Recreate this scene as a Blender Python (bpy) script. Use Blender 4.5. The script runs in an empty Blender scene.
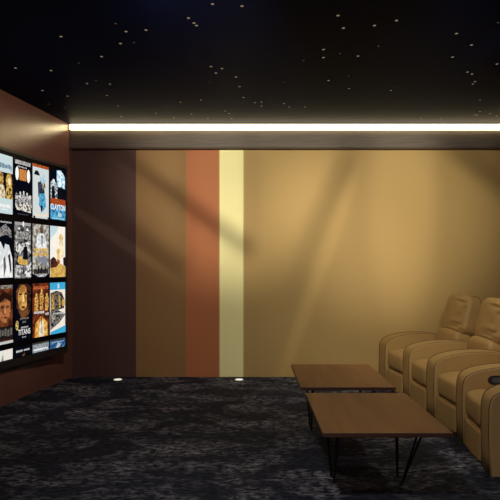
import bpy, bmesh, math, random
from mathutils import Vector, Matrix
random.seed(7)
S = bpy.context.scene
C = S.collection
PI = math.pi

# ------------------------------------------------------------------ helpers
def srgb(r, g, b):
    f = lambda c: (c/255/12.92) if c/255 <= .04045 else ((c/255+.055)/1.055)**2.4
    return (f(r), f(g), f(b), 1)

def newmat(name):
    m = bpy.data.materials.new(name); m.use_nodes = True
    nt = m.node_tree; nt.nodes.clear()
    out = nt.nodes.new('ShaderNodeOutputMaterial')
    return m, nt, out

def N(nt, kind, **kw):
    n = nt.nodes.new('ShaderNode'+kind)
    for k, v in kw.items(): setattr(n, k, v)
    return n

def pbr(name, col, rough=.6, metal=0, col2=None, nscale=(8, 8, 8), bump=0, bscale=(60, 60, 60), spec=.5, lo=.35, hi=.65, detail=5, bdist=.01):
    m, nt, out = newmat(name)
    b = N(nt, 'BsdfPrincipled')
    b.inputs['Base Color'].default_value = (*col[:3], 1)
    b.inputs['Roughness'].default_value = rough
    b.inputs['Metallic'].default_value = metal
    b.inputs['Specular IOR Level'].default_value = spec
    tc = N(nt, 'TexCoord')
    if col2:
        mp = N(nt, 'Mapping'); mp.inputs['Scale'].default_value = nscale
        nz = N(nt, 'TexNoise'); nz.inputs['Scale'].default_value = 1; nz.inputs['Detail'].default_value = detail
        rp = N(nt, 'ValToRGB'); rp.color_ramp.elements[0].position = lo; rp.color_ramp.elements[1].position = hi
        rp.color_ramp.elements[0].color = (*col[:3], 1); rp.color_ramp.elements[1].color = (*col2[:3], 1)
        nt.links.new(tc.outputs['Object'], mp.inputs[0]); nt.links.new(mp.outputs[0], nz.inputs['Vector'])
        nt.links.new(nz.outputs[0], rp.inputs[0]); nt.links.new(rp.outputs[0], b.inputs['Base Color'])
    if bump:
        mp2 = N(nt, 'Mapping'); mp2.inputs['Scale'].default_value = bscale
        nz2 = N(nt, 'TexNoise'); nz2.inputs['Scale'].default_value = 1; nz2.inputs['Detail'].default_value = 3
        bp = N(nt, 'Bump'); bp.inputs['Strength'].default_value = bump; bp.inputs['Distance'].default_value = bdist
        nt.links.new(tc.outputs['Object'], mp2.inputs[0]); nt.links.new(mp2.outputs[0], nz2.inputs['Vector'])
        nt.links.new(nz2.outputs[0], bp.inputs['Height']); nt.links.new(bp.outputs[0], b.inputs['Normal'])
    nt.links.new(b.outputs[0], out.inputs[0])
    return m

def emit(name, col, strength, col2=None, scale=30):
    m, nt, out = newmat(name)
    e = N(nt, 'Emission'); e.inputs[0].default_value = (*col[:3], 1); e.inputs[1].default_value = strength
    if col2:
        tc = N(nt, 'TexCoord')
        nz = N(nt, 'TexNoise'); nz.inputs['Scale'].default_value = scale; nz.inputs['Detail'].default_value = 4
        rp = N(nt, 'ValToRGB'); rp.color_ramp.elements[0].position = .42; rp.color_ramp.elements[1].position = .58
        rp.color_ramp.elements[0].color = (*col[:3], 1); rp.color_ramp.elements[1].color = (*col2[:3], 1)
        nt.links.new(tc.outputs['Object'], nz.inputs['Vector'])
        nt.links.new(nz.outputs[0], rp.inputs[0]); nt.links.new(rp.outputs[0], e.inputs[0])
    nt.links.new(e.outputs[0], out.inputs[0])
    return m

def obj(name, bm, mats, parent=None, smooth=False, loc=None):
    me = bpy.data.meshes.new(name)
    bmesh.ops.recalc_face_normals(bm, faces=bm.faces) if not bm.faces.layers.int.get('keep') else None
    bm.to_mesh(me); bm.free()
    if not isinstance(mats, (list, tuple)): mats = [mats]
    for m in mats: me.materials.append(m)
    if smooth:
        for p in me.polygons: p.use_smooth = True
    o = bpy.data.objects.new(name, me); C.objects.link(o)
    if parent: o.parent = parent
    if loc: o.location = loc
    return o

def tag(o, label=None, cat=None, group=None, kind=None):
    if label: o['label'] = label
    if cat: o['category'] = cat
    if group: o['group'] = group
    if kind: o['kind'] = kind
    return o

def thing(name, label, cat, loc=(0, 0, 0), rz=0, group=None):
    o = bpy.data.objects.new(name, None); C.objects.link(o)
    o.empty_display_size = .1
    o.location = loc; o.rotation_euler = (0, 0, rz)
    return tag(o, label, cat, group)

def box(bm, x0, x1, y0, y1, z0, z1, mi=0, bevel=0):
    vs = [bm.verts.new(p) for p in ((x0,y0,z0),(x1,y0,z0),(x1,y1,z0),(x0,y1,z0),(x0,y0,z1),(x1,y0,z1),(x1,y1,z1),(x0,y1,z1))]
    fs = [bm.faces.new([vs[i] for i in f]) for f in ((0,3,2,1),(4,5,6,7),(0,1,5,4),(1,2,6,5),(2,3,7,6),(3,0,4,7))]
    for f in fs: f.material_index = mi
    if bevel:
        es = {e for f in fs for e in f.edges}
        bmesh.ops.bevel(bm, geom=list(es), offset=bevel, segments=2, affect='EDGES', profile=.5)
    return bm

def prism(bm, pts, h0, h1, mi=0):       # plan polygon raised from h0 to h1
    a = [bm.verts.new((x, y, h0)) for x, y in pts]; b = [bm.verts.new((x, y, h1)) for x, y in pts]
    n = len(pts)
    bm.faces.new(a[::-1]); bm.faces.new(b)
    for i in range(n): bm.faces.new((a[i], a[(i+1) % n], b[(i+1) % n], b[i]))
    for f in bm.faces: f.material_index = mi
    return bm

def tube(bm, pts, r, seg=8, mi=0):
    pts = [Vector(p) for p in pts]; rings = []
    up = Vector((0, 0, 1))
    prev = None
    for i, p in enumerate(pts):
        d = (pts[min(i+1, len(pts)-1)]-pts[max(i-1, 0)]).normalized()
        if prev is None:
            a = d.cross(up) if abs(d.dot(up)) < .95 else d.cross(Vector((1, 0, 0)))
        else:
            a = prev-d*prev.dot(d)
        a.normalize(); prev = a; b = d.cross(a)
        rings.append([bm.verts.new(p+(a*math.cos(t*2*PI/seg)+b*math.sin(t*2*PI/seg))*r) for t in range(seg)])
    for i in range(len(rings)-1):
        for t in range(seg):
            f = bm.faces.new((rings[i][t], rings[i][(t+1) % seg], rings[i+1][(t+1) % seg], rings[i+1][t])); f.material_index = mi
    bm.faces.new(rings[0][::-1]); bm.faces.new(rings[-1])
    return bm

def disc(bm, cx, cy, z0, z1, r, seg=20, mi=0):
    return prism_ring(bm, [(cx+r*math.cos(i*2*PI/seg), cy+r*math.sin(i*2*PI/seg)) for i in range(seg)], z0, z1, mi)

def prism_ring(bm, pts, h0, h1, mi=0):
    a = [bm.verts.new((x, y, h0)) for x, y in pts]; b = [bm.verts.new((x, y, h1)) for x, y in pts]
    n = len(pts); fs = [bm.faces.new(a[::-1]), bm.faces.new(b)]
    for i in range(n): fs.append(bm.faces.new((a[i], a[(i+1) % n], b[(i+1) % n], b[i])))
    for f in fs: f.material_index = mi
    return bm

def spow(v, e): return math.copysign(abs(v)**e, v)
def pillow(cx, cy, cz, hx, hy, hz, e=.35, ev=.35, tilt=0, n=40, m=24, warp=None):
    """superellipsoid cushion; tilt leans its top back (+x)"""
    bm = bmesh.new(); rows = []
    for j in range(1, m):
        ph = -PI/2+PI*j/m; row = []
        for i in range(n):
            th = 2*PI*i/n
            x = hx*spow(math.cos(ph), ev)*spow(math.cos(th), e)
            y = hy*spow(math.cos(ph), ev)*spow(math.sin(th), e)
            z = hz*spow(math.sin(ph), ev)
            if warp: x, y, z = warp(x, y, z)
            xr = x*math.cos(tilt)+z*math.sin(tilt); zr = -x*math.sin(tilt)+z*math.cos(tilt)
            row.append(bm.verts.new((cx+xr, cy+y, cz+zr)))
        rows.append(row)
    def pole(s):
        x, y, z = 0, 0, s*hz
        if warp: x, y, z = warp(x, y, z)
        return bm.verts.new((cx+x*math.cos(tilt)+z*math.sin(tilt), cy+y, cz-x*math.sin(tilt)+z*math.cos(tilt)))
    b, t = pole(-1), pole(1)
    for j in range(len(rows)-1):
        for i in range(n): bm.faces.new((rows[j][i], rows[j][(i+1) % n], rows[j+1][(i+1) % n], rows[j+1][i]))
    for i in range(n):
        bm.faces.new((b, rows[0][(i+1) % n], rows[0][i])); bm.faces.new((t, rows[-1][i], rows[-1][(i+1) % n]))
    return bm

# ------------------------------------------------------------------ materials
M = {}
M['tan'] = pbr('tan_paint', (.455, .292, .112), .7, bump=.15, bscale=(90, 90, 90), bdist=.003)
M['maroon'] = pbr('maroon_paint', (.085, .039, .034), .7, bump=.15, bscale=(90, 90, 90), bdist=.003)
M['ochre'] = pbr('ochre_paint', (.30, .165, .062), .7, bump=.15, bscale=(90, 90, 90), bdist=.003)
M['terracotta'] = pbr('terracotta_paint', (.46, .155, .062), .7, bump=.15, bscale=(90, 90, 90), bdist=.003)
M['cream'] = pbr('cream_paint', (.98, .90, .48), .7, bump=.1, bscale=(90, 90, 90), bdist=.003)
M['cream_edge'] = pbr('cream_edge_trim', (.62, .50, .20), .5)
M['side'] = pbr('brown_plaster', (.20, .09, .072), .24, bump=.7, bscale=(70, 70, 70), bdist=.003, spec=1.0)
M['plain'] = pbr('brown_room_paint', (.12, .07, .045), .8)
M['ceiling'] = pbr('night_blue_ceiling', (.003, .0062, .030), .5, bump=.1, bscale=(120, 120, 120), bdist=.002, spec=.01)
M['fascia'] = pbr('dark_walnut_fascia', (.085, .068, .062), .55, col2=(.12, .09, .078), nscale=(3, 40, 60), spec=.4)
M['leather'] = pbr('tan_leather', (.35, .212, .082), .52, col2=(.38, .235, .093), nscale=(5, 5, 5), bump=.15, bscale=(6, 6, 9), bdist=.012, spec=.35)
M['leather_back'] = pbr('creased_tan_leather', (.33, .20, .078), .5, col2=(.36, .22, .088), nscale=(5, 5, 5), bump=.2, bscale=(5, 6, 10), bdist=.02, spec=.35)
M['seam'] = pbr('dark_seam', (.07, .035, .018), .7)
M['black_plastic'] = pbr('black_plastic', (.015, .016, .02), .35)
M['grey_plastic'] = pbr('grey_plastic', (.08, .085, .10), .35)
M['steel'] = pbr('black_steel', (.012, .012, .014), .4, metal=.6)
M['bezel'] = pbr('black_bezel', (.022, .023, .032), .35)
M['glass_black'] = pbr('screen_black', (.0015, .002, .006), .4, spec=.1)
M['led'] = emit('led_diffuser', (1, .80, .44), 8)
M['alu'] = pbr('aluminium_channel', (.35, .34, .32), .4, metal=.8)
M['disc'] = emit('floor_lamp_lens', (1, .92, .78), .8)
M['star'] = emit('star_bright', (1, .74, .50), .20)
M['star_dim'] = emit('star_dim', (1, .78, .62), .05)

def wood(name):
    m, nt, out = newmat(name)
    b = N(nt, 'BsdfPrincipled'); b.inputs['Roughness'].default_value = .5; b.inputs['Specular IOR Level'].default_value = .35
    tc = N(nt, 'TexCoord'); mp = N(nt, 'Mapping'); mp.inputs['Scale'].default_value = (9, .7, 9)
    nz = N(nt, 'TexNoise'); nz.inputs['Scale'].default_value = 1.2; nz.inputs['Detail'].default_value = 7; nz.inputs['Distortion'].default_value = .4
    rp = N(nt, 'ValToRGB'); rp.color_ramp.elements[0].position = .35; rp.color_ramp.elements[1].position = .68
    rp.color_ramp.elements[0].color = (.15, .062, .023, 1); rp.color_ramp.elements[1].color = (.23, .10, .036, 1)
    nt.links.new(tc.outputs['Object'], mp.inputs[0]); nt.links.new(mp.outputs[0], nz.inputs['Vector'])
    nt.links.new(nz.outputs[0], rp.inputs[0]); nt.links.new(rp.outputs[0], b.inputs['Base Color'])
    nt.links.new(b.outputs[0], out.inputs[0])
    return m
M['wood'] = wood('walnut_top')
M['edge'] = pbr('shaded_walnut_edge', (.055, .022, .012), .5)  # shade painted into the tabletop sides, darker than the top

def carpet():
    m, nt, out = newmat('distressed_navy_carpet')
    b = N(nt, 'BsdfPrincipled'); b.inputs['Roughness'].default_value = .8; b.inputs['Specular IOR Level'].default_value = .15
    tc = N(nt, 'TexCoord')
    def noise(sc, scale, det, dist=0):
        mp = N(nt, 'Mapping'); mp.inputs['Scale'].default_value = sc
        nz = N(nt, 'TexNoise'); nz.inputs['Scale'].default_value = scale; nz.inputs['Detail'].default_value = det
        nz.inputs['Distortion'].default_value = dist; nz.inputs['Roughness'].default_value = .65
        nt.links.new(tc.outputs['Object'], mp.inputs[0]); nt.links.new(mp.outputs[0], nz.inputs['Vector'])
        return nz
    big = noise((1, 1.7, 1), 1.9, 8, .8); fine = noise((1, 2.0, 1), 16, 8, .5)
    r1 = N(nt, 'ValToRGB'); r1.color_ramp.elements[0].position = .46; r1.color_ramp.elements[1].position = .64
    r2 = N(nt, 'ValToRGB'); r2.color_ramp.elements[0].position = .44; r2.color_ramp.elements[1].position = .62
    mul = N(nt, 'Math', operation='MULTIPLY')
    ad = N(nt, 'Math', operation='MULTIPLY_ADD'); ad.inputs[1].default_value = .10
    nt.links.new(big.outputs[0], r1.inputs[0]); nt.links.new(fine.outputs[0], r2.inputs[0])
    nt.links.new(r1.outputs[0], mul.inputs[0]); nt.links.new(r2.outputs[0], mul.inputs[1])
    nt.links.new(r2.outputs[0], ad.inputs[0]); nt.links.new(mul.outputs[0], ad.inputs[2])
    mix = N(nt, 'MixRGB'); mix.inputs[1].default_value = (.0045, .0085, .024, 1); mix.inputs[2].default_value = (.27, .27, .34, 1)
    nt.links.new(ad.outputs[0], mix.inputs[0]); nt.links.new(mix.outputs[0], b.inputs['Base Color'])
    bp = N(nt, 'Bump'); bp.inputs['Strength'].default_value = .4; bp.inputs['Distance'].default_value = .005
    nt.links.new(fine.outputs[0], bp.inputs['Height']); nt.links.new(bp.outputs[0], b.inputs['Normal'])
    nt.links.new(b.outputs[0], out.inputs[0])
    return m
M['carpet'] = carpet()

# ------------------------------------------------------------------ camera
CAMZ = 1.386
cam = bpy.data.objects.new('camera', bpy.data.cameras.new('camera')); C.objects.link(cam)
cam.location = (0, 0, CAMZ); cam.rotation_euler = (PI/2, 0, 0)
cam.data.sensor_width = 36; cam.data.lens = 36*550/500
cam.data.shift_y = 15/500
S.camera = cam

# ------------------------------------------------------------------ the room
BY, CZ, RX, RY = 6.811, 3.108, 3.45, -1.6            # back wall, ceiling height, right wall, rear wall
def LX(y): return -2.2-.173*(BY-y)                   # splayed screen wall
floor_pts = [(LX(RY)-.15, RY-.15), (RX+.15, RY-.15), (RX+.15, BY+.15), (LX(BY+.15)-.15, BY+.15)]
tag(obj('floor', prism(bmesh.new(), floor_pts, -.1, 0), M['carpet']), kind='structure')
tag(obj('ceiling', prism(bmesh.new(), floor_pts, CZ, CZ+.1), M['ceiling']), kind='structure')
tag(obj('wall_left', prism(bmesh.new(), [(LX(RY), RY), (LX(BY), BY), (LX(BY)-.15, BY), (LX(RY)-.15, RY)], 0, CZ), M['side']), kind='structure')
tag(obj('wall_right', box(bmesh.new(), RX, RX+.15, RY, BY, 0, CZ), M['plain']), kind='structure')
tag(obj('wall_rear', box(bmesh.new(), LX(RY)-.15, RX+.15, RY-.15, RY, 0, CZ), M['plain']), kind='structure')
bm = bmesh.new()
xs = [LX(BY)-.15, -1.412, -.793, -.384, -.372, -.086, -.074, RX+.15]
for i, mi in enumerate((0, 1, 2, 4, 3, 4, 5)):
    box(bm, xs[i], xs[i+1], BY, BY+.15, 0, CZ, mi)
tag(obj('wall_back', bm, [M['maroon'], M['ochre'], M['terracotta'], M['cream'], M['cream_edge'], M['tan']]), kind='structure')
# fascia board under the light strip
FX0 = LX(6.76)+.02
tag(obj('trim_1', box(bmesh.new(), LX(6.72)+.0, RX, 6.72, BY, 2.822, 3.030), M['fascia']), kind='structure')
tag(obj('trim_2', box(bmesh.new(), LX(6.735)+.0, RX, 6.735, BY, 2.808, 2.822), M['seam']), kind='structure')

# light strip along the top of the fascia
t = thing('light_strip', 'long glowing warm white light strip along the top of the striped wall', 'light strip', (.6, 6.70, 3.031))
x0, x1 = LX(6.7)+.02-.6, RX-.02-.6
obj('mounting_channel', box(bmesh.new(), x0, x1, .025, .05, .0, .074), M['alu'], t)
o = obj('diffuser', box(bmesh.new(), x0+.004, x1-.004, -.012, .025, .005, .068, bevel=.006), M['led'], t)

# ------------------------------------------------------------------ floor up-lights
def floor_light(x, label):
    t = thing('floor_light', label, 'light', (x, 6.62, 0), group='recessed floor lights by the striped wall')
    obj('rim', disc(bmesh.new(), 0, 0, 0, .006, .056, 28), M['alu'], t)
    bm = bmesh.new(); disc(bm, 0, 0, .006, .011, .046, 28)
    obj('lens', bm, M['disc'], t)
floor_light(-1.59, 'small round glowing floor light in front of the dark maroon wall stripe')
floor_light(-.13, 'small round glowing floor light in front of the pale cream wall stripe')

# ------------------------------------------------------------------ ceiling stars
A = [(425,8,1),(484,12,1),(377,36,1),(388,46,1),(393,51,1),(292,60,1),(252,63,1),(122,73,1),(241,87,1),(268,85,0),(203,113,1),(31,136,1),(102,141,1),
 (158,126,0),(422,133,1),(444,137,1),(432,146,1),(472,154,1),(419,164,0),(174,167,1),(192,161,0),(220,168,1),(479,173,1),(85,181,1),(214,191,1),(135,192,1),
 (487,195,1),(361,204,1),(402,200,1),(236,212,1),(290,211,0),(332,212,0),(97,208,0),(130,215,0),(312,226,1),(383,228,1),(348,235,1),(450,222,1),(458,227,1),
 (416,236,1),(243,233,1),(297,231,0),(255,236,0),(463,237,1),(231,47,0)]
B = [(176,31,1),(293,41,1),(187,56,1),(249,51,1),(257,92,0),(413,67,1),(443,90,1),(147,99,1),(147,115,1),(180,107,0),(216,112,1),(107,121,0),(405,114,1),
 (494,128,1),(496,45,0),(157,161,1),(197,152,0),(68,164,0),(198,177,1),(282,181,1),(289,175,0),(378,179,0),(435,144,1),(444,148,1),(450,163,1),(446,168,1),
 (460,200,1),(388,201,0),(23,204,1),(10,205,1),(23,212,1),(68,207,1),(78,214,1),(110,214,1),(450,229,1),(460,223,1),(455,230,1),(480,227,1),(493,232,1),
 (382,237,1),(99,235,0),(221,235,0),(342,236,1),(370,236,0)]
def star_mesh(name, m, r):
    bm = bmesh.new(); disc(bm, 0, 0, -.001, 0, r*.78, 10)
    me = bpy.data.meshes.new(name); bm.to_mesh(me); bm.free(); me.materials.append(m); return me
sm = star_mesh('star_light', M['star'], .015), star_mesh('star_light_dim', M['star_dim'], .012)
for off, L in ((0, A), (500, B)):
    for px, py, br in L:
        x2, y2 = (px+off)/2, py/2
        y = (CZ-CAMZ)*550/(265-y2); x = (x2-250)/550*y
        if y > 6.66: y = 6.66
        o = bpy.data.objects.new('star_light', sm[0] if br else sm[1]); C.objects.link(o); o.location = (x, y, CZ)
        if br: tag(o, 'tiny amber point of light set in the dark starry ceiling', 'star light', 'bright star lights in the ceiling')
        else: tag(o, 'very faint tiny point of light set in the dark ceiling', 'star light', 'faint star lights in the ceiling')

# ------------------------------------------------------------------ coffee tables
def make_table(label, loc, L):
    t = thing('coffee_table', label, 'table', loc, group='low walnut tables')
    W = .705
    bm = box(bmesh.new(), -W/2, W/2, -L/2, L/2, .456, .480, bevel=.002)
    bm.normal_update()
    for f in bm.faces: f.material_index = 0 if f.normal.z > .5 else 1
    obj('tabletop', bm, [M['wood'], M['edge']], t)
    bm = bmesh.new()
    for s in (-1, 1):
        box(bm, s*.24-.012, s*.24+.012, -L/2+.12, L/2-.12, .440, .456)
        box(bm, -.24, .24, s*(L/2-.2)-.012, s*(L/2-.2)+.012, .442, .456)
    obj('frame', bm, M['steel'], t)
    for sx in (-1, 1):
        for sy in (-1, 1):
            bm = bmesh.new()
            cx, cy = sx*.24, sy*(L/2-.19)
            fx, fy = sx*.215, (.05 if sy < 0 else .15)
            for k in (-.035, .035):
                tube(bm, [(cx, cy+k, .446), (fx+(cx-fx)*.06, fy+(cy-fy)*.06+k*.12, .03), (fx, fy, .006)], .0065)
            box(bm, cx-.03, cx+.03, cy-.07, cy+.07, .444, .456)
            obj('leg', bm, M['steel'], t, smooth=False)
    return t
make_table('low rectangular walnut coffee table nearest the camera, on thin black metal legs', (.745, 3.43, 0), .93)
make_table('low rectangular walnut coffee table behind, nearer the tan wall, its legs mostly hidden', (.728, 4.55, 0), .95)

# ------------------------------------------------------------------ recliners
PROF = [(0, .004), (0, .15), (-.004, .28), (-.002, .42), (.001, .460), (.008, .492), (.024, .520), (.052, .543), (.098, .564), (.16, .581), (.25, .596), (.35, .604), (.45, .606), (.55, .600), (.65, .586), (.75, .562), (.84, .525), (.90, .46), (.92, .36), (.92, .15), (.92, .004)]
def arm_bm(y0, w):
    bm = bmesh.new()
    cross = [(0, .010), (.004, .004), (.012, .0005), (.03, 0.0), (.5, -.004), (.97, 0), (.988, .0005), (.996, .004), (1, .010)]
    n = len(PROF); rows = []
    c = Vector((.46, .2))
    for q, off in cross:
        y = y0+ (q*w if 0 < q < 1 else (0 if q == 0 else w))
        row = []
        for i, (x, z) in enumerate(PROF):
            p = Vector((x, z)); a = Vector(PROF[max(i-1, 0)]); b = Vector(PROF[min(i+1, n-1)])
            d = (b-a).normalized(); nn = Vector((d.y, -d.x))     # inward normal
            p = p+nn*off
            row.append(bm.verts.new((p.x, y, p.y)))
        rows.append(row)
    for j in range(len(rows)-1):
        for i in range(n): 
            i2 = (i+1) % n
            bm.faces.new((rows[j][i], rows[j][i2], rows[j+1][i2], rows[j+1][i]))
    bm.faces.new(rows[0]); bm.faces.new(rows[-1][::-1])
    return bm
def seam_bm(y):
    bm = bmesh.new(); pts = []
    n = len(PROF)
    for i, (x, z) in enumerate(PROF[:-2]):
        a = Vector(PROF[max(i-1, 0)]); b = Vector(PROF[min(i+1, n-1)]); d = (b-a).normalized()
        pts.append((x+d.y*.001, y, z-d.x*.001))
    tube(bm, pts, .0055, 6)
    return bm
def make_recliner(name, label, loc, ang, near_arm=False, panel=False):
    t = thing(name, label, 'recliner', (loc[0], loc[1], 0), -ang, group='row of tan leather recliners')
    w = .445
    lm, lb = M['leather'], M['leather_back']
    # base body, recessed plinth
    bm = bmesh.new(); box(bm, .05, .88, .004, w, .02, .26, bevel=.01)
    obj('base', bm, lm, t)
    obj('plinth', box(bmesh.new(), .06, .86, .02, w-.02, 0, .02), M['black_plastic'], t)
    # foot rest pad under the seat
    def wf(x, y, z): return (x-.012*math.cos(PI*y/w)*1 if x < 0 else x, y, z)
    obj('foot_rest', pillow(.055, w/2+.003, .124, .058, w/2-.002, .106, .22, .2, warp=wf), lm, t, True)
    # seat cushion, crowned with a soft drooping nose
    def ws(x, y, z):
        if z > 0: z += .018*math.cos(PI*y/w)*math.cos(PI*x/.62)
        if x < 0 and z < 0: x += -.25*z*0
        return x, y, z
    obj('seat', pillow(.300, w/2+.003, .338, .305, w/2-.001, .112, .28, .42, warp=ws), lm, t, True)
    # lumbar pillow and tall back pillow
    obj('lumbar_pillow', pillow(.68, w/2+.002, .555, .110, w/2+.008, .125, .4, .55, .16), lb, t, True)
    def wb(x, y, z):
        x += -.022*math.cos(PI*y/.5) if x < 0 else 0
        z += -.018*(abs(y)/.24)**3 if z > 0 else 0
        if x < .06:                                   # soft creases gathered towards one side
            k = max(0, 1-abs(y+.12)/.13)**.8*max(0, 1-abs(z+.02)/.2)**.5
            x += .016*k*(math.sin(z*75+y*16+1.2*math.sin(y*30))+.6*math.sin(z*131-y*22))
        return x, y, z
    bk = obj('back_pillow', pillow(.805, w/2+.002, .832, .115, .250, .222, .34, .42, .25, n=96, m=64, warp=wb), lb, t, True)
    # seam that outlines the back pillow
    bm = bmesh.new(); pts = []
    for i in range(15, 166, 5):
        a = math.radians(i)
        y = .243*spow(math.cos(a), .42); z = .222*spow(math.sin(a), .38)
        z += -.018*(abs(y)/.24)**3 if z > 0 else 0
        x = .035
        pts.append((.805+x*math.cos(.25)+z*math.sin(.25), w/2+.002+y, .832-x*math.sin(.25)+z*math.cos(.25)+.001))
    tube(bm, pts, .004, 6); obj('seam', bm, M['seam'], bk, True)
    obj('back_shell', pillow(.86, w/2+.002, .62, .07, .225, .40, .3, .3, .12), lm, t, True)
    a = obj('armrest', arm_bm(w+.004, .200), lm, t)
    for p in a.data.polygons: p.use_smooth = len(p.vertices) == 4
    obj('seam', seam_bm(w+.004+.012), M['seam'], a, True); obj('seam', seam_bm(w+.204-.012), M['seam'], a, True)
    if panel:
        bm = bmesh.new()
        prism_xz(bm, [(.262+.082*spow(math.cos(k*PI/12), .7), .505+.037*spow(math.sin(k*PI/12), .8)) for k in range(24)], w-.002, w+.012)
        cp = obj('control_panel', bm, M['black_plastic'], a)
        tag(cp, 'dark oval control panel')
        bm = bmesh.new()
        prism_xz(bm, [(.262+.052*spow(math.cos(k*PI/12), .7), .507+.020*spow(math.sin(k*PI/12), .8)) for k in range(24)], w-.006, w-.002)
        obj('control_button', bm, M['grey_plastic'], a)
    if near_arm:
        a = obj('armrest', arm_bm(-.192, .188), lm, t)
        for p in a.data.polygons: p.use_smooth = len(p.vertices) == 4
        obj('seam', seam_bm(-.192+.012), M['seam'], a, True); obj('seam', seam_bm(-.004-.012), M['seam'], a, True)
    return t
def prism_xz(bm, pts, y0, y1):
    a = [bm.verts.new((x, y0, z)) for x, z in pts]; b = [bm.verts.new((x, y1, z)) for x, z in pts]
    n = len(pts); bm.faces.new(a); bm.faces.new(b[::-1])
    for i in range(n): bm.faces.new((a[i], b[i], b[(i+1) % n], a[(i+1) % n]))
R = math.radians
px_, py_ = 1.590, 3.785
specs = [(6.5, 'tan leather recliner nearest the camera, with a dark oval control panel in its armrest', True, True),
         (-2.9, 'tan leather recliner second nearest the camera, its rounded armrest rising behind the front one', False, False),
         (-3.1, 'tan leather recliner second from the far end, its back cushion cut by the picture edge', False, False),
         (-8.5, 'tan leather recliner farthest from the camera against the tan wall, whole creased back showing', False, False)]
for ang, lab, na, pn in specs:
    make_recliner('recliner', lab, (px_, py_), R(ang), na, pn)
    px_ += .655*math.sin(R(ang)); py_ += .655*math.cos(R(ang))

# ------------------------------------------------------------------ curved screen on the left wall
TV_TOP, TV_BOT, TV_L = 2.532, .372, 2.9
P = []; X, Y = -2.134, 6.396; DS = .002
for i in range(int(TV_L/DS)+2):
    th = R(18.1)-(i*DS)/9.96
    P.append((X, Y, th)); X -= math.sin(th)*DS; Y -= math.cos(th)*DS
def scr(s, z, off=0):
    """point on the screen: s metres from its far edge, off metres out into the room"""
    f = max(0, min(len(P)-1.001, s/DS)); i = int(f); k = f-i
    a, b = P[i], P[i+1]
    x = a[0]*(1-k)+b[0]*k; y = a[1]*(1-k)+b[1]*k; th = a[2]
    return Vector((x+math.cos(th)*off, y-math.sin(th)*off, z))
TV = thing('wall_screen', 'big curved screen on the brown left wall showing a grid of film posters', 'screen', (0, 0, 0))
org = scr(TV_L/2, TV_BOT, -.05); TV.location = org
def slab(s0, s1, z0, z1, o0, o1, n=24, bm=None):
    bm = bm or bmesh.new(); rings = []
    for i in range(n+1):
        s = s0+(s1-s0)*i/n
        rings.append([bm.verts.new(scr(s, z, o)-org) for z, o in ((z0, o0), (z1, o0), (z1, o1), (z0, o1))])
    for i in range(n):
        for k in range(4): bm.faces.new((rings[i][k], rings[i][(k+1) % 4], rings[i+1][(k+1) % 4], rings[i+1][k]))
    bm.faces.new(rings[0]); bm.faces.new(rings[-1][::-1])
    return bm
obj('housing', slab(.004, TV_L-.004, TV_BOT+.005, TV_TOP-.005, -.030, -.003), M['bezel'], TV)
obj('display', slab(.02, TV_L-.02, TV_BOT+.03, TV_TOP-.03, -.003, .002), M['glass_black'], TV)
bm = slab(0, TV_L, TV_BOT, TV_BOT+.070, -.004, .014); slab(0, TV_L, TV_TOP-.03, TV_TOP, -.004, .014, bm=bm)
slab(0, .022, TV_BOT+.070, TV_TOP-.03, -.004, .014, 1, bm); slab(TV_L-.022, TV_L, TV_BOT+.070, TV_TOP-.03, -.004, .014, 1, bm)
obj('bezel', bm, M['bezel'], TV)
# wall bracket: a flat box standing off the wall, behind the panel
bm = bmesh.new()
bp = []
for s in (.25, .9, 1.5, 2.1, 2.65):
    q = scr(s, 0, -.031); bp.append((q.x, q.y))
wl = [(LX(y)+.002, y) for _, y in bp][::-1]
def in_org(pts): return [(x-org.x, y-org.y) for x, y in pts]
prism(bm, in_org(bp+wl), TV_BOT-.05-org.z, TV_TOP-.25-org.z)
obj('wall_bracket', bm, M['bezel'], TV)

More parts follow.
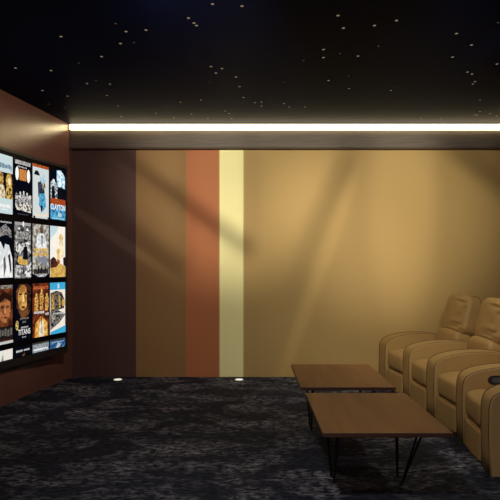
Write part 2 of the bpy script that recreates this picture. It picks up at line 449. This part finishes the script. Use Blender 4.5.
# poster drawing: shapes in (u, v), u 0..1 left to right, v 0..1 top to bottom
COL = {}
def pm(c, c2=None, sc=30):
    k = (c, c2, sc)
    if k not in COL:
        COL[k] = emit('screen_colour', srgb(*c), 1.08, srgb(*c2) if c2 else None, sc)
    return COL[k]
class Poster:
    def __init__(s, s0, s1, z1, z0, vmax=1.0):
        s.s0, s.s1, s.z1, s.z0, s.vmax = s0, s1, z1, z0, vmax
        s.bm = bmesh.new(); s.mats = []; s.layer = 0
    def pt(s, u, v):
        off = .0035+s.layer*.0005
        return scr(s.s1, s.z1-v*(s.z1-s.z0), off)*(1-u)+scr(s.s0, s.z1-v*(s.z1-s.z0), off)*u-org
    def poly(s, pts, c, c2=None, sc=30):
        # clip below vmax
        out = []
        n = len(pts)
        for i in range(n):
            a, b = pts[i], pts[(i+1) % n]
            if a[1] <= s.vmax: out.append(a)
            if (a[1] <= s.vmax) != (b[1] <= s.vmax):
                k = (s.vmax-a[1])/(b[1]-a[1]); out.append((a[0]+(b[0]-a[0])*k, s.vmax))
        if len(out) < 3: return s
        m = pm(c, c2, sc)
        if m not in s.mats: s.mats.append(m)
        f = s.bm.faces.new([s.bm.verts.new(s.pt(*q)) for q in out]); f.material_index = s.mats.index(m)
        s.layer += 1
        return s
    def rect(s, u0, v0, u1, v1, c, c2=None, sc=30): return s.poly([(u0, v0), (u1, v0), (u1, v1), (u0, v1)], c, c2, sc)
    def ell(s, u, v, ru, rv, c, c2=None, sc=30): return s.poly([(u+ru*math.cos(i*PI/10), v+rv*math.sin(i*PI/10)) for i in range(20)], c, c2, sc)
    def fig(s, u, v0, v1, w, head, body, body2=None):      # standing figure, generic
        h = v1-v0
        s.poly([(u-w*.35, v0+h*.2), (u+w*.35, v0+h*.2), (u+w*.5, v0+h*.32), (u+w*.42, v1), (u-w*.42, v1), (u-w*.5, v0+h*.32)], body, body2, 60)
        s.ell(u, v0+h*.1, w*.24, h*.1, head)
        return s
    def marks(s, u0, v0, u1, v1, c, n=8, rnd=0):           # unreadable small print
        k = (u1-u0)/n; rr = random.Random(rnd+n)
        L = s.layer
        for i in range(n):
            h = (v1-v0)
            a = v0+h*rr.choice((0, 0, .15)); b = v1-h*rr.choice((0, .1, .2))
            s.layer = L; s.rect(u0+k*i+.1*k, a, u0+k*(i+.82), b, c)
        return s
    def text(s, txt, u0, v0, u1, v1, c):
        cu = bpy.data.curves.new('lettering', 'FONT'); cu.body = txt; cu.size = 1; cu.offset = .018
        o = bpy.data.objects.new('lettering', cu); C.objects.link(o)
        bpy.context.view_layer.update()
        me = bpy.data.meshes.new_from_object(o.evaluated_get(bpy.context.evaluated_depsgraph_get()))
        bpy.data.objects.remove(o)
        xs = [q.co.x for q in me.vertices]; ys = [q.co.y for q in me.vertices]
        ax, bx, ay, by = min(xs), max(xs), min(ys), max(ys)
        m = pm(c)
        if m not in s.mats: s.mats.append(m)
        mi = s.mats.index(m)
        vs = [s.bm.verts.new(s.pt(u0+(q.co.x-ax)/(bx-ax)*(u1-u0), v1-(q.co.y-ay)/(by-ay)*(v1-v0))) for q in me.vertices]
        for p in me.polygons:
            try:
                f = s.bm.faces.new([vs[i] for i in p.vertices]); f.material_index = mi
            except ValueError: pass
        bpy.data.meshes.remove(me); s.layer += 1
        return s
    def done(s, label):
        me = bpy.data.meshes.new('film_poster'); s.bm.to_mesh(me); s.bm.free()
        for m in s.mats: me.materials.append(m)
        o = bpy.data.objects.new('film_poster', me); C.objects.link(o); o.parent = TV; o['label'] = label
W_, BK = (236, 232, 226), (6, 8, 18)
COLS = [(.923, 1.195), (.627, .895), (.325, .600), (.030, .302)]
ROWS = [(2.466, 1.890), (1.824, 1.250), (1.188, .612), (.552, -.02)]
VM4 = (.552-.450)/.572
def poster(c, r): 
    a, b = COLS[c]; z1, z0 = ROWS[r]
    return Poster(a, b, z1, z0, VM4 if r == 3 else 1.0)
PB = (188, 205, 206)
# row 1
p = poster(0, 0); p.rect(0, 0, 1, 1, PB).marks(.03, .15, .95, .24, (70, 105, 135), 11, 1).rect(0, .30, 1, .74, (12, 14, 20))
p.ell(.33, .42, .15, .12, (196, 160, 84), (120, 84, 40), 40).poly([(.1, .74), (.2, .52), (.5, .52), (.6, .74)], (226, 214, 190), (150, 120, 70), 30)
p.ell(.78, .44, .18, .15, (206, 168, 84), (140, 100, 44), 40).poly([(.55, .74), (.62, .56), (.95, .52), (1, .74)], (214, 176, 96), (60, 44, 26), 40)
p.ell(.80, .44, .09, .07, (232, 208, 160)).marks(.2, .84, .85, .90, W_, 9, 2).marks(.35, .92, .7, .94, W_, 7, 3)
p.done('pale blue film poster with two golden haired figures')
p = poster(1, 0); p.rect(0, 0, 1, 1, BK).rect(.03, .02, .97, .09, (196, 190, 186), (120, 118, 120), 60).marks(.18, .12, .74, .145, (190, 190, 190), 7, 4)
p.ell(.15, .26, .10, .12, (238, 238, 236)).ell(.83, .27, .10, .12, (238, 238, 236)).rect(.28, .17, .70, .37, (178, 98, 46), (196, 140, 70), 90)
for i, u in enumerate((.13, .32, .52, .72, .90)):
    p.fig(u, .55+.02*(i % 2), .86, .19, (210, 206, 200) if i in (1, 2, 3) else (20, 22, 28), (214, 208, 206), (60, 60, 66))
p.poly([(0, .80), (1, .78), (.95, .93), (.08, .90)], (232, 226, 212), (70, 68, 60), 40).marks(.15, .965, .8, .98, (80, 78, 74), 9, 5)
p.done('black film poster with two white lamps and a row of pale figures')
p = poster(2, 0); p.rect(0, 0, 1, 1, PB, (206, 204, 200), 25).rect(0, 0, 1, .055, (188, 92, 38), (130, 56, 24), 50)
p.poly([(.08, .19), (.16, .12), (.32, .115), (.42, .18), (.42, .205), (.08, .20)], (18, 22, 32))
p.poly([(.30, .34), (.46, .30), (.70, .34), (.74, .58), (.34, .60)], (22, 26, 40), (60, 70, 90), 50).ell(.62, .26, .16, .09, (110, 170, 205), (210, 215, 216), 50)
p.ell(.66, .38, .12, .07, (206, 190, 160), (40, 40, 46), 60)
p.poly([(.40, .54), (.74, .52), (.82, .76), (.62, .86), (.36, .76)], (92, 174, 204), (52, 110, 156), 35)
p.poly([(.44, .76), (.60, .76), (.56, .88), (.50, .88)], (22, 26, 40)).rect(.02, .965, .14, 1, (30, 30, 36)).rect(.9, .965, 1, 1, (30, 30, 36))
p.poly([(.05, .90), (.5, .94), (.9, .88), (.88, .96), (.2, .97)], (224, 206, 186))
p.done('pale grey film poster with a blue skirted figure')
p = poster(3, 0); p.rect(0, 0, 1, 1, (8, 10, 20)).poly([(.42, .02), (.72, .0), (.98, .12), (.98, .36), (.78, .34), (.55, .40), (.45, .28)], (232, 238, 240), (120, 184, 212), 30)
p.poly([(.02, .28), (.18, .22), (.36, .26), (.48, .30), (.46, .60), (.04, .60)], (206, 214, 218), (20, 24, 34), 35)
p.poly([(.10, .36), (.24, .32), (.34, .60), (.10, .60)], (12, 14, 22)).poly([(.50, .34), (.74, .32), (.84, .60), (.50, .60)], (12, 14, 22)).ell(.22, .25, .09, .05, (206, 214, 218)).ell(.62, .28, .10, .06, (232, 236, 238))
p.rect(0, .575, 1, .70, (164, 76, 34), (140, 58, 26), 50).rect(0, .70, 1, .985, (84, 168, 200), (50, 100, 150), 28)
p.text('CLAYTON', .02, .685, .98, .795, (240, 240, 238)).marks(.5, .84, .74, .94, (190, 212, 220), 3, 8).marks(.08, .95, .9, .97, (180, 206, 216), 10, 9)
p.done('dark and orange film poster reading CLAYTON')
# row 2
p = poster(0, 1); p.rect(0, 0, 1, 1, BK).marks(.05, .015, .95, .045, (176, 176, 176), 10, 10)
p.poly([(.22, .30), (.3, .13), (.6, .06), (.9, .16), (.95, .30), (.6, .24)], (150, 144, 142), (60, 60, 64), 60)
p.poly([(.05, .98), (.1, .50), (.3, .36), (.5, .50), (.56, .40), (.78, .42), (.98, .66), (1, .98)], (232, 230, 226), (200, 204, 206), 20)
p.poly([(.5, .98), (.46, .66), (.56, .60), (.62, .80)], (90, 90, 96)).poly([(.72, .60), (.84, .56), (.92, .86), (.86, .9)], (40, 42, 50))
p.done('black film poster with tall white shapes')
p = poster(1, 1); p.rect(0, 0, 1, 1, (30, 30, 34), (120, 118, 116), 22).rect(.02, .0, .98, .055, (150, 148, 146)).ell(.52, .03, .05, .05, (226, 226, 224))
p.poly([(.2, .13), (.26, .08), (.34, .13)], W_).poly([(.68, .14), (.76, .09), (.86, .15)], W_)
p.rect(.04, .17, .96, .30, (176, 172, 166), (70, 70, 72), 45).poly([(.05, .34), (.5, .38), (.96, .32), (.96, .56), (.6, .44), (.3, .58), (.05, .50)], (222, 218, 212), (60, 60, 64), 35)
p.poly([(.52, .44), (.74, .42), (.80, .66), (.48, .66)], (12, 14, 20)).poly([(.18, .70), (.2, .62), (.44, .60), (.46, .66), (.76, .67), (.76, .76), (.25, .75)], (214, 176, 92), (170, 128, 56), 40)
p.poly([(.02, .98), (.05, .76), (.48, .78), (.44, .98)], (206, 204, 202), (90, 90, 94), 35).poly([(.58, .98), (.60, .80), (.98, .70), (.98, .98)], (226, 224, 220), (90, 90, 94), 35)
p.done('black and white film poster with a gold panel')
p = poster(2, 1); p.rect(0, 0, 1, .93, (186, 184, 176), (110, 100, 84), 26).rect(.0, .93, 1, 1, BK)
p.poly([(.20, .46), (.26, .24), (.42, .17), (.66, .17), (.82, .25), (.88, .46)], (234, 234, 230), (186, 190, 192), 30).ell(.54, .10, .11, .075, (112, 84, 60), (60, 44, 34), 60)
p.poly([(.52, .20), (.60, .20), (.58, .42), (.54, .42)], (60, 60, 64)).marks(.06, .44, .94, .51, (206, 166, 78), 8, 12).marks(.02, .52, .98, .60, (196, 156, 70), 9, 13)
p.poly([(.3, .62), (.8, .60), (.9, .72), (.7, .82), (.5, .68), (.34, .76)], (120, 124, 134)).rect(.04, .84, .96, .925, (70, 66, 60), (20, 20, 22), 60)
for u in (.34, .5, .74): p.fig(u, .78, .92, .09, (40, 40, 42), (22, 22, 26))
p.poly([(.08, .935), (.92, .935), (.7, .985), (.3, .985)], (206, 204, 202), (110, 110, 110), 60)
p.done('grey film poster with a white shirted figure and gold lettering')
p = poster(3, 1); p.rect(0, 0, 1, 1, (238, 228, 214), (230, 224, 218), 20).poly([(0, 0), (.55, .0), (.42, .12), (.12, .22), (0, .30)], (186, 206, 210))
p.ell(.72, .22, .15, .075, (196, 158, 80), (226, 206, 160), 40).poly([(.60, .29), (.84, .29), (.92, .60), (.56, .62)], (240, 226, 196), (220, 190, 130), 20).ell(.52, .50, .11, .06, (206, 170, 92)).poly([(.42, .56), (.62, .56), (.66, .72), (.44, .72)], (224, 192, 124))
p.poly([(0, .66), (.2, .60), (.36, .64), (.5, .74), (.5, .80), (0, .84)], (28, 20, 22), (90, 44, 30), 50).poly([(.84, .62), (1, .60), (1, .80), (.86, .76)], (40, 26, 24)).poly([(.44, .64), (.62, .68), (.6, .78), (.46, .74)], (140, 64, 34))
p.poly([(0, .82), (.4, .80), (.6, .72), (1, .80), (1, 1), (0, 1)], (210, 172, 92), (180, 140, 66), 26)
p.done('cream film poster with pale figures over golden ground')
# row 3
p = poster(0, 2); p.rect(0, 0, 1, 1, (58, 28, 18), (110, 58, 30), 16).rect(0, 0, 1, .06, (150, 140, 132), (60, 40, 34), 60)
p.ell(.55, .40, .34, .25, (164, 102, 60), (96, 54, 32), 18).ell(.38, .37, .06, .016, (30, 16, 14)).ell(.72, .37, .06, .016, (30, 16, 14)).poly([(.53, .38), (.58, .38), (.62, .48), (.50, .48)], (196, 130, 80)).ell(.56, .55, .09, .018, (90, 34, 26))
p.poly([(.15, .20), (.5, .10), (.95, .2), (.9, .30), (.55, .22), (.2, .32)], (34, 18, 14)).rect(0, .70, 1, .94, (14, 12, 16), (40, 30, 26), 50).marks(.02, .74, .98, .88, (92, 88, 82), 6, 14).rect(.0, .955, 1, 1, (180, 182, 182))
p.done('brown film poster filled by a face')
p = poster(1, 2); p.rect(0, 0, 1, 1, BK).poly([(.10, .12), (.3, .0), (.8, .0), (.98, .2), (.92, .5), (.7, .62), (.4, .60), (.14, .40)], (110, 68, 38), (60, 34, 24), 18)
p.ell(.50, .24, .30, .23, (206, 160, 84), (150, 98, 48), 14).rect(.26, .16, .44, .19, (28, 18, 16)).rect(.58, .16, .76, .19, (28, 18, 16)).poly([(.47, .18), (.54, .18), (.60, .32), (.44, .32)], (232, 196, 120)).ell(.50, .41, .11, .022, (94, 40, 26)).poly([(.70, .0), (.98, .05), (.98, .5), (.72, .4)], (12, 12, 18), (70, 36, 24), 30)
p.ell(.14, .72, .10, .085, (206, 182, 110), (120, 96, 50), 60).marks(.30, .60, .84, .63, (120, 110, 100), 8, 15).marks(.44, .655, .66, .70, (110, 104, 98), 4, 16).marks(.36, .755, .80, .79, (176, 172, 166), 8, 17)
p.text('TITANS', .18, .80, .92, .90, (214, 212, 208)).marks(.42, .935, .66, .955, (170, 168, 164), 5, 18)
p.done('black film poster with a golden face reading TITANS')
p = poster(2, 2); p.rect(0, 0, 1, 1, (112, 50, 26), (60, 26, 18), 18).rect(.04, .05, .96, .11, (186, 96, 52), (130, 60, 34), 40)
for u, a, b in ((.22, .18, .52), (.54, .10, .50), (.86, .19, .52)): p.fig(u, a, b, .24, (206, 160, 84), (216, 178, 90), (130, 66, 34))
p.marks(.06, .52, .70, .57, (206, 200, 196), 9, 19).marks(.76, .56, .98, .61, (196, 192, 186), 4, 20)
p.poly([(.1, 1), (.14, .74), (.46, .62), (.54, .62), (.88, .74), (.9, 1)], (222, 180, 88), (186, 116, 50), 22).poly([(.34, 1), (.40, .74), (.52, .66), (.64, .74), (.70, 1)], (232, 220, 200), (214, 190, 150), 30)
p.poly([(.47, .62), (.53, .62), (.52, .78), (.48, .78)], (60, 26, 18)).poly([(.44, .94), (.48, .80), (.56, .80), (.60, .94)], (170, 164, 160))
p.done('orange brown film poster with three figures above a glowing doorway')
p = poster(3, 2); p.rect(0, 0, 1, 1, (226, 216, 204)).rect(0, 0, 1, .14, (58, 158, 198)).text('5', .48, .03, .60, .115, (236, 238, 238))
p.poly([(.02, .2), (.4, .16), (.75, .2), (.92, .32), (.92, .52), (.04, .56)], (26, 24, 28), (110, 100, 86), 34)
p.poly([(.10, .22), (.24, .22), (.28, .52), (.06, .52)], (196, 156, 84), (120, 84, 46), 40).poly([(.54, .26), (.66, .26), (.68, .50), (.54, .50)], (206, 170, 100), (120, 84, 46), 50).poly([(.78, .34), (.96, .34), (.98, .46), (.8, .48)], (196, 156, 84))
p.marks(.14, .585, .90, .62, (196, 192, 188), 9, 21).poly([(0, .56), (.5, .54), (1, .64), (.96, .66), (.56, .80), (0, .92)], (34, 32, 34), (120, 116, 108), 26).marks(.16, .59, .92, .63, (190, 186, 182), 9, 22)
p.poly([(.04, .62), (.3, .60), (.36, .70), (.12, .78)], (170, 164, 150), (60, 56, 50), 50).poly([(0, .95), (.6, .90), (1, .86), (1, 1), (0, 1)], (58, 158, 198))
p.done('white film poster with blue bands and a dark diagonal')
# row 4, cut off by the screen's lower edge
p = poster(0, 3); p.rect(0, 0, 1, 1, (206, 210, 204), (226, 214, 200), 60).poly([(.2, .3), (.45, .06), (.55, .3)], (140, 146, 146)).done('pale film poster cut off at the bottom')
p = poster(1, 3); p.rect(0, 0, 1, 1, BK).marks(.10, .06, .48, .10, (196, 196, 196), 6, 30).marks(.54, .06, .90, .10, (196, 196, 196), 6, 31).poly([(.4, .3), (.44, .16), (.6, .12), (.66, .3)], (96, 60, 34)).done('black film poster with one white line of print')
p = poster(2, 3); p.rect(0, 0, 1, 1, (150, 158, 164), (110, 118, 126), 50).rect(0, 0, 1, .03, (60, 60, 50)).marks(.04, .11, .94, .15, (226, 230, 230), 12, 32).done('grey film poster with one line of white print')
p = poster(3, 3); p.rect(0, 0, 1, 1, (54, 104, 150), (30, 50, 86), 34).rect(0, 0, 1, .03, (50, 50, 44)).marks(.1, .05, .9, .075, (150, 176, 190), 10, 33).poly([(.3, .22), (.5, .08), (.7, .1), (.62, .18), (.9, .17), (.86, .22), (.5, .24)], (206, 214, 216), (90, 120, 150), 60).done('blue film poster cut off at the bottom')
# columns nearer the viewer, past the picture's left edge
rr = random.Random(3)
pal = [(60, 110, 150), (150, 90, 50), (196, 180, 150), (40, 44, 54), (120, 60, 40), (180, 190, 190)]
for c in range(5):
    a = 1.222+c*.298
    for r in range(4):
        p = Poster(a, a+.27, *ROWS[r], VM4 if r == 3 else 1.0)
        c1, c2, c3 = rr.sample(pal, 3)
        p.rect(0, 0, 1, 1, c1, tuple(int(k*.6) for k in c1), 20).rect(0, .6, 1, .8, c2).fig(.5, .15, .6, .4, c3, c2).marks(.1, .85, .9, .92, W_, 8, c)
        p.done('film poster on the screen')

# ------------------------------------------------------------------ lamps
WP = .012384
def wall_pt(px, py): return Vector(((px-250)*WP, BY, CAMZ+(265-py)*WP))
def spot(name, pos, target, power, angle, blend=.5, col=(1, .97, .70), radius=.05, longdir=None, squash=1):
    l = bpy.data.lights.new(name, 'SPOT'); l.energy = power; l.spot_size = R(angle); l.spot_blend = blend
    l.color = col; l.shadow_soft_size = radius
    o = bpy.data.objects.new(name, l); C.objects.link(o)
    pos = Vector(pos); z = (pos-Vector(target)).normalized()
    ld = Vector(longdir) if longdir else Vector((1, 0, 0))
    x = (ld-z*ld.dot(z)).normalized(); y = z.cross(x)
    m = Matrix((x, y*1, z)).transposed().to_4x4(); m.translation = pos
    o.matrix_world = m @ Matrix.Diagonal((1, squash, 1, 1))
    return o
WARM = (1, .93, .68)
# main ceiling lamp over the viewer, aimed at the tan wall
spot('key_fill_spot', (-.25, .9, 3.05), wall_pt(425, 285), 390, 46, 1, WARM, .12)
spot('key_fill_spot', (-.45, .9, 3.05), (.7, 3.3, 0), 200, 78, .9, (1, .90, .74), .10)  # second spot added to lift the floor and tables
spot('key_fill_spot', (2.35, 4.5, 3.04), (2.15, 4.85, 0), 75, 78, .9, WARM, .06)  # spot added overhead to brighten the seat and arm tops
# wall washers; unseen slats added in two beams cast the dark bands
WL, WR = Vector((-.30, 1.5, 2.86)), Vector((1.15, 1.5, 2.86))
spot('wall_wash_spot', WL, wall_pt(232, 172), 820, 36, 1, WARM, .026)
spot('wall_wash_spot', WR, wall_pt(392, 205), 640, 36, 1, WARM, .03)
spot('wall_wash_spot', (.9, 3.2, 3.04), wall_pt(295, 320), 150, 58, 1, WARM, .06)
NB = [2]
def shadow_slat(src, a, b, wa, wb, yp=2.25):  # unseen slat added to block a washer beam, sized from its wall shadow
    def pr(v): return src+(v-src)*((yp-src.y)/(BY-src.y))
    A, B = wall_pt(*a), wall_pt(*b); d = (B-A).normalized(); n = Vector((d.z, 0, -d.x))
    q = [pr(A+n*wa*WP/2), pr(B+n*wb*WP/2), pr(B-n*wb*WP/2), pr(A-n*wa*WP/2)]
    bm = bmesh.new()
    f0 = [bm.verts.new(v) for v in q]; f1 = [bm.verts.new(v+Vector((0, .02, 0))) for v in q]
    bm.faces.new(f0); bm.faces.new(f1[::-1])
    for i in range(4): bm.faces.new((f0[i], f1[i], f1[(i+1) % 4], f0[(i+1) % 4]))
    for e in (q[0]+q[3], q[1]+q[2]):                   # thin hanger rods up to the ceiling
        e = e/2; tube(bm, [(e.x, e.y+.01, e.z), (e.x, e.y+.01, CZ)], .0025, 6)
    NB[0] += 1
    tag(obj('trim_%d' % NB[0], bm, M['steel']), kind='structure')
shadow_slat(WL, (112, 153), (252, 254), 9, 13)
shadow_slat(WL, (20, 152), (185, 277), 10, 12)
shadow_slat(WR, (349, 156), (258, 350), 11, 30)
shadow_slat(WR, (455, 146), (560, 224), 10, 22)
def streak(a, b, width_px, power, blend=.9, src=None):  # unseen spot, squashed to draw one streak of light on the wall
    a, b = wall_pt(*a), wall_pt(*b)
    c = (a+b)/2; d = b-a
    src = Vector(src) if src else Vector((c.x, 2.7, 2.98))
    dist = (c-src).length
    ang = 2*math.degrees(math.atan(d.length/2/dist))
    spot('streak_spot', src, c, power, ang, blend, WARM, .004, d, (width_px*WP)/d.length)
streak((50, 193), (185, 285), 14, 70)
streak((95, 146), (250, 263), 13, 60)
streak((378, 105), (265, 425), 20, 75)
streak((402, 50), (402, 340), 90, 165)
spot('wall_wash_spot', (-.3, 3.0, 3.04), (-2.3, 6.2, 1.5), 150, 80, 1, (1, .78, .6), .06)  # wash added to brighten the dim left wall
# faint blue fill added behind the camera to tint the shadows navy
l = bpy.data.lights.new('blue_fill', 'POINT'); l.energy = 24; l.color = (.2, .38, 1); l.shadow_soft_size = .3
o = bpy.data.objects.new('blue_fill', l); C.objects.link(o); o.location = (.3, -.6, 1.4)

w = bpy.data.worlds.new('world'); S.world = w; w.use_nodes = True
w.node_tree.nodes['Background'].inputs[0].default_value = (.01, .012, .03, 1)
w.node_tree.nodes['Background'].inputs[1].default_value = .3
S.view_settings.view_transform = 'Standard'; S.view_settings.look = 'None'
S.view_settings.exposure = .1; S.view_settings.gamma = 1
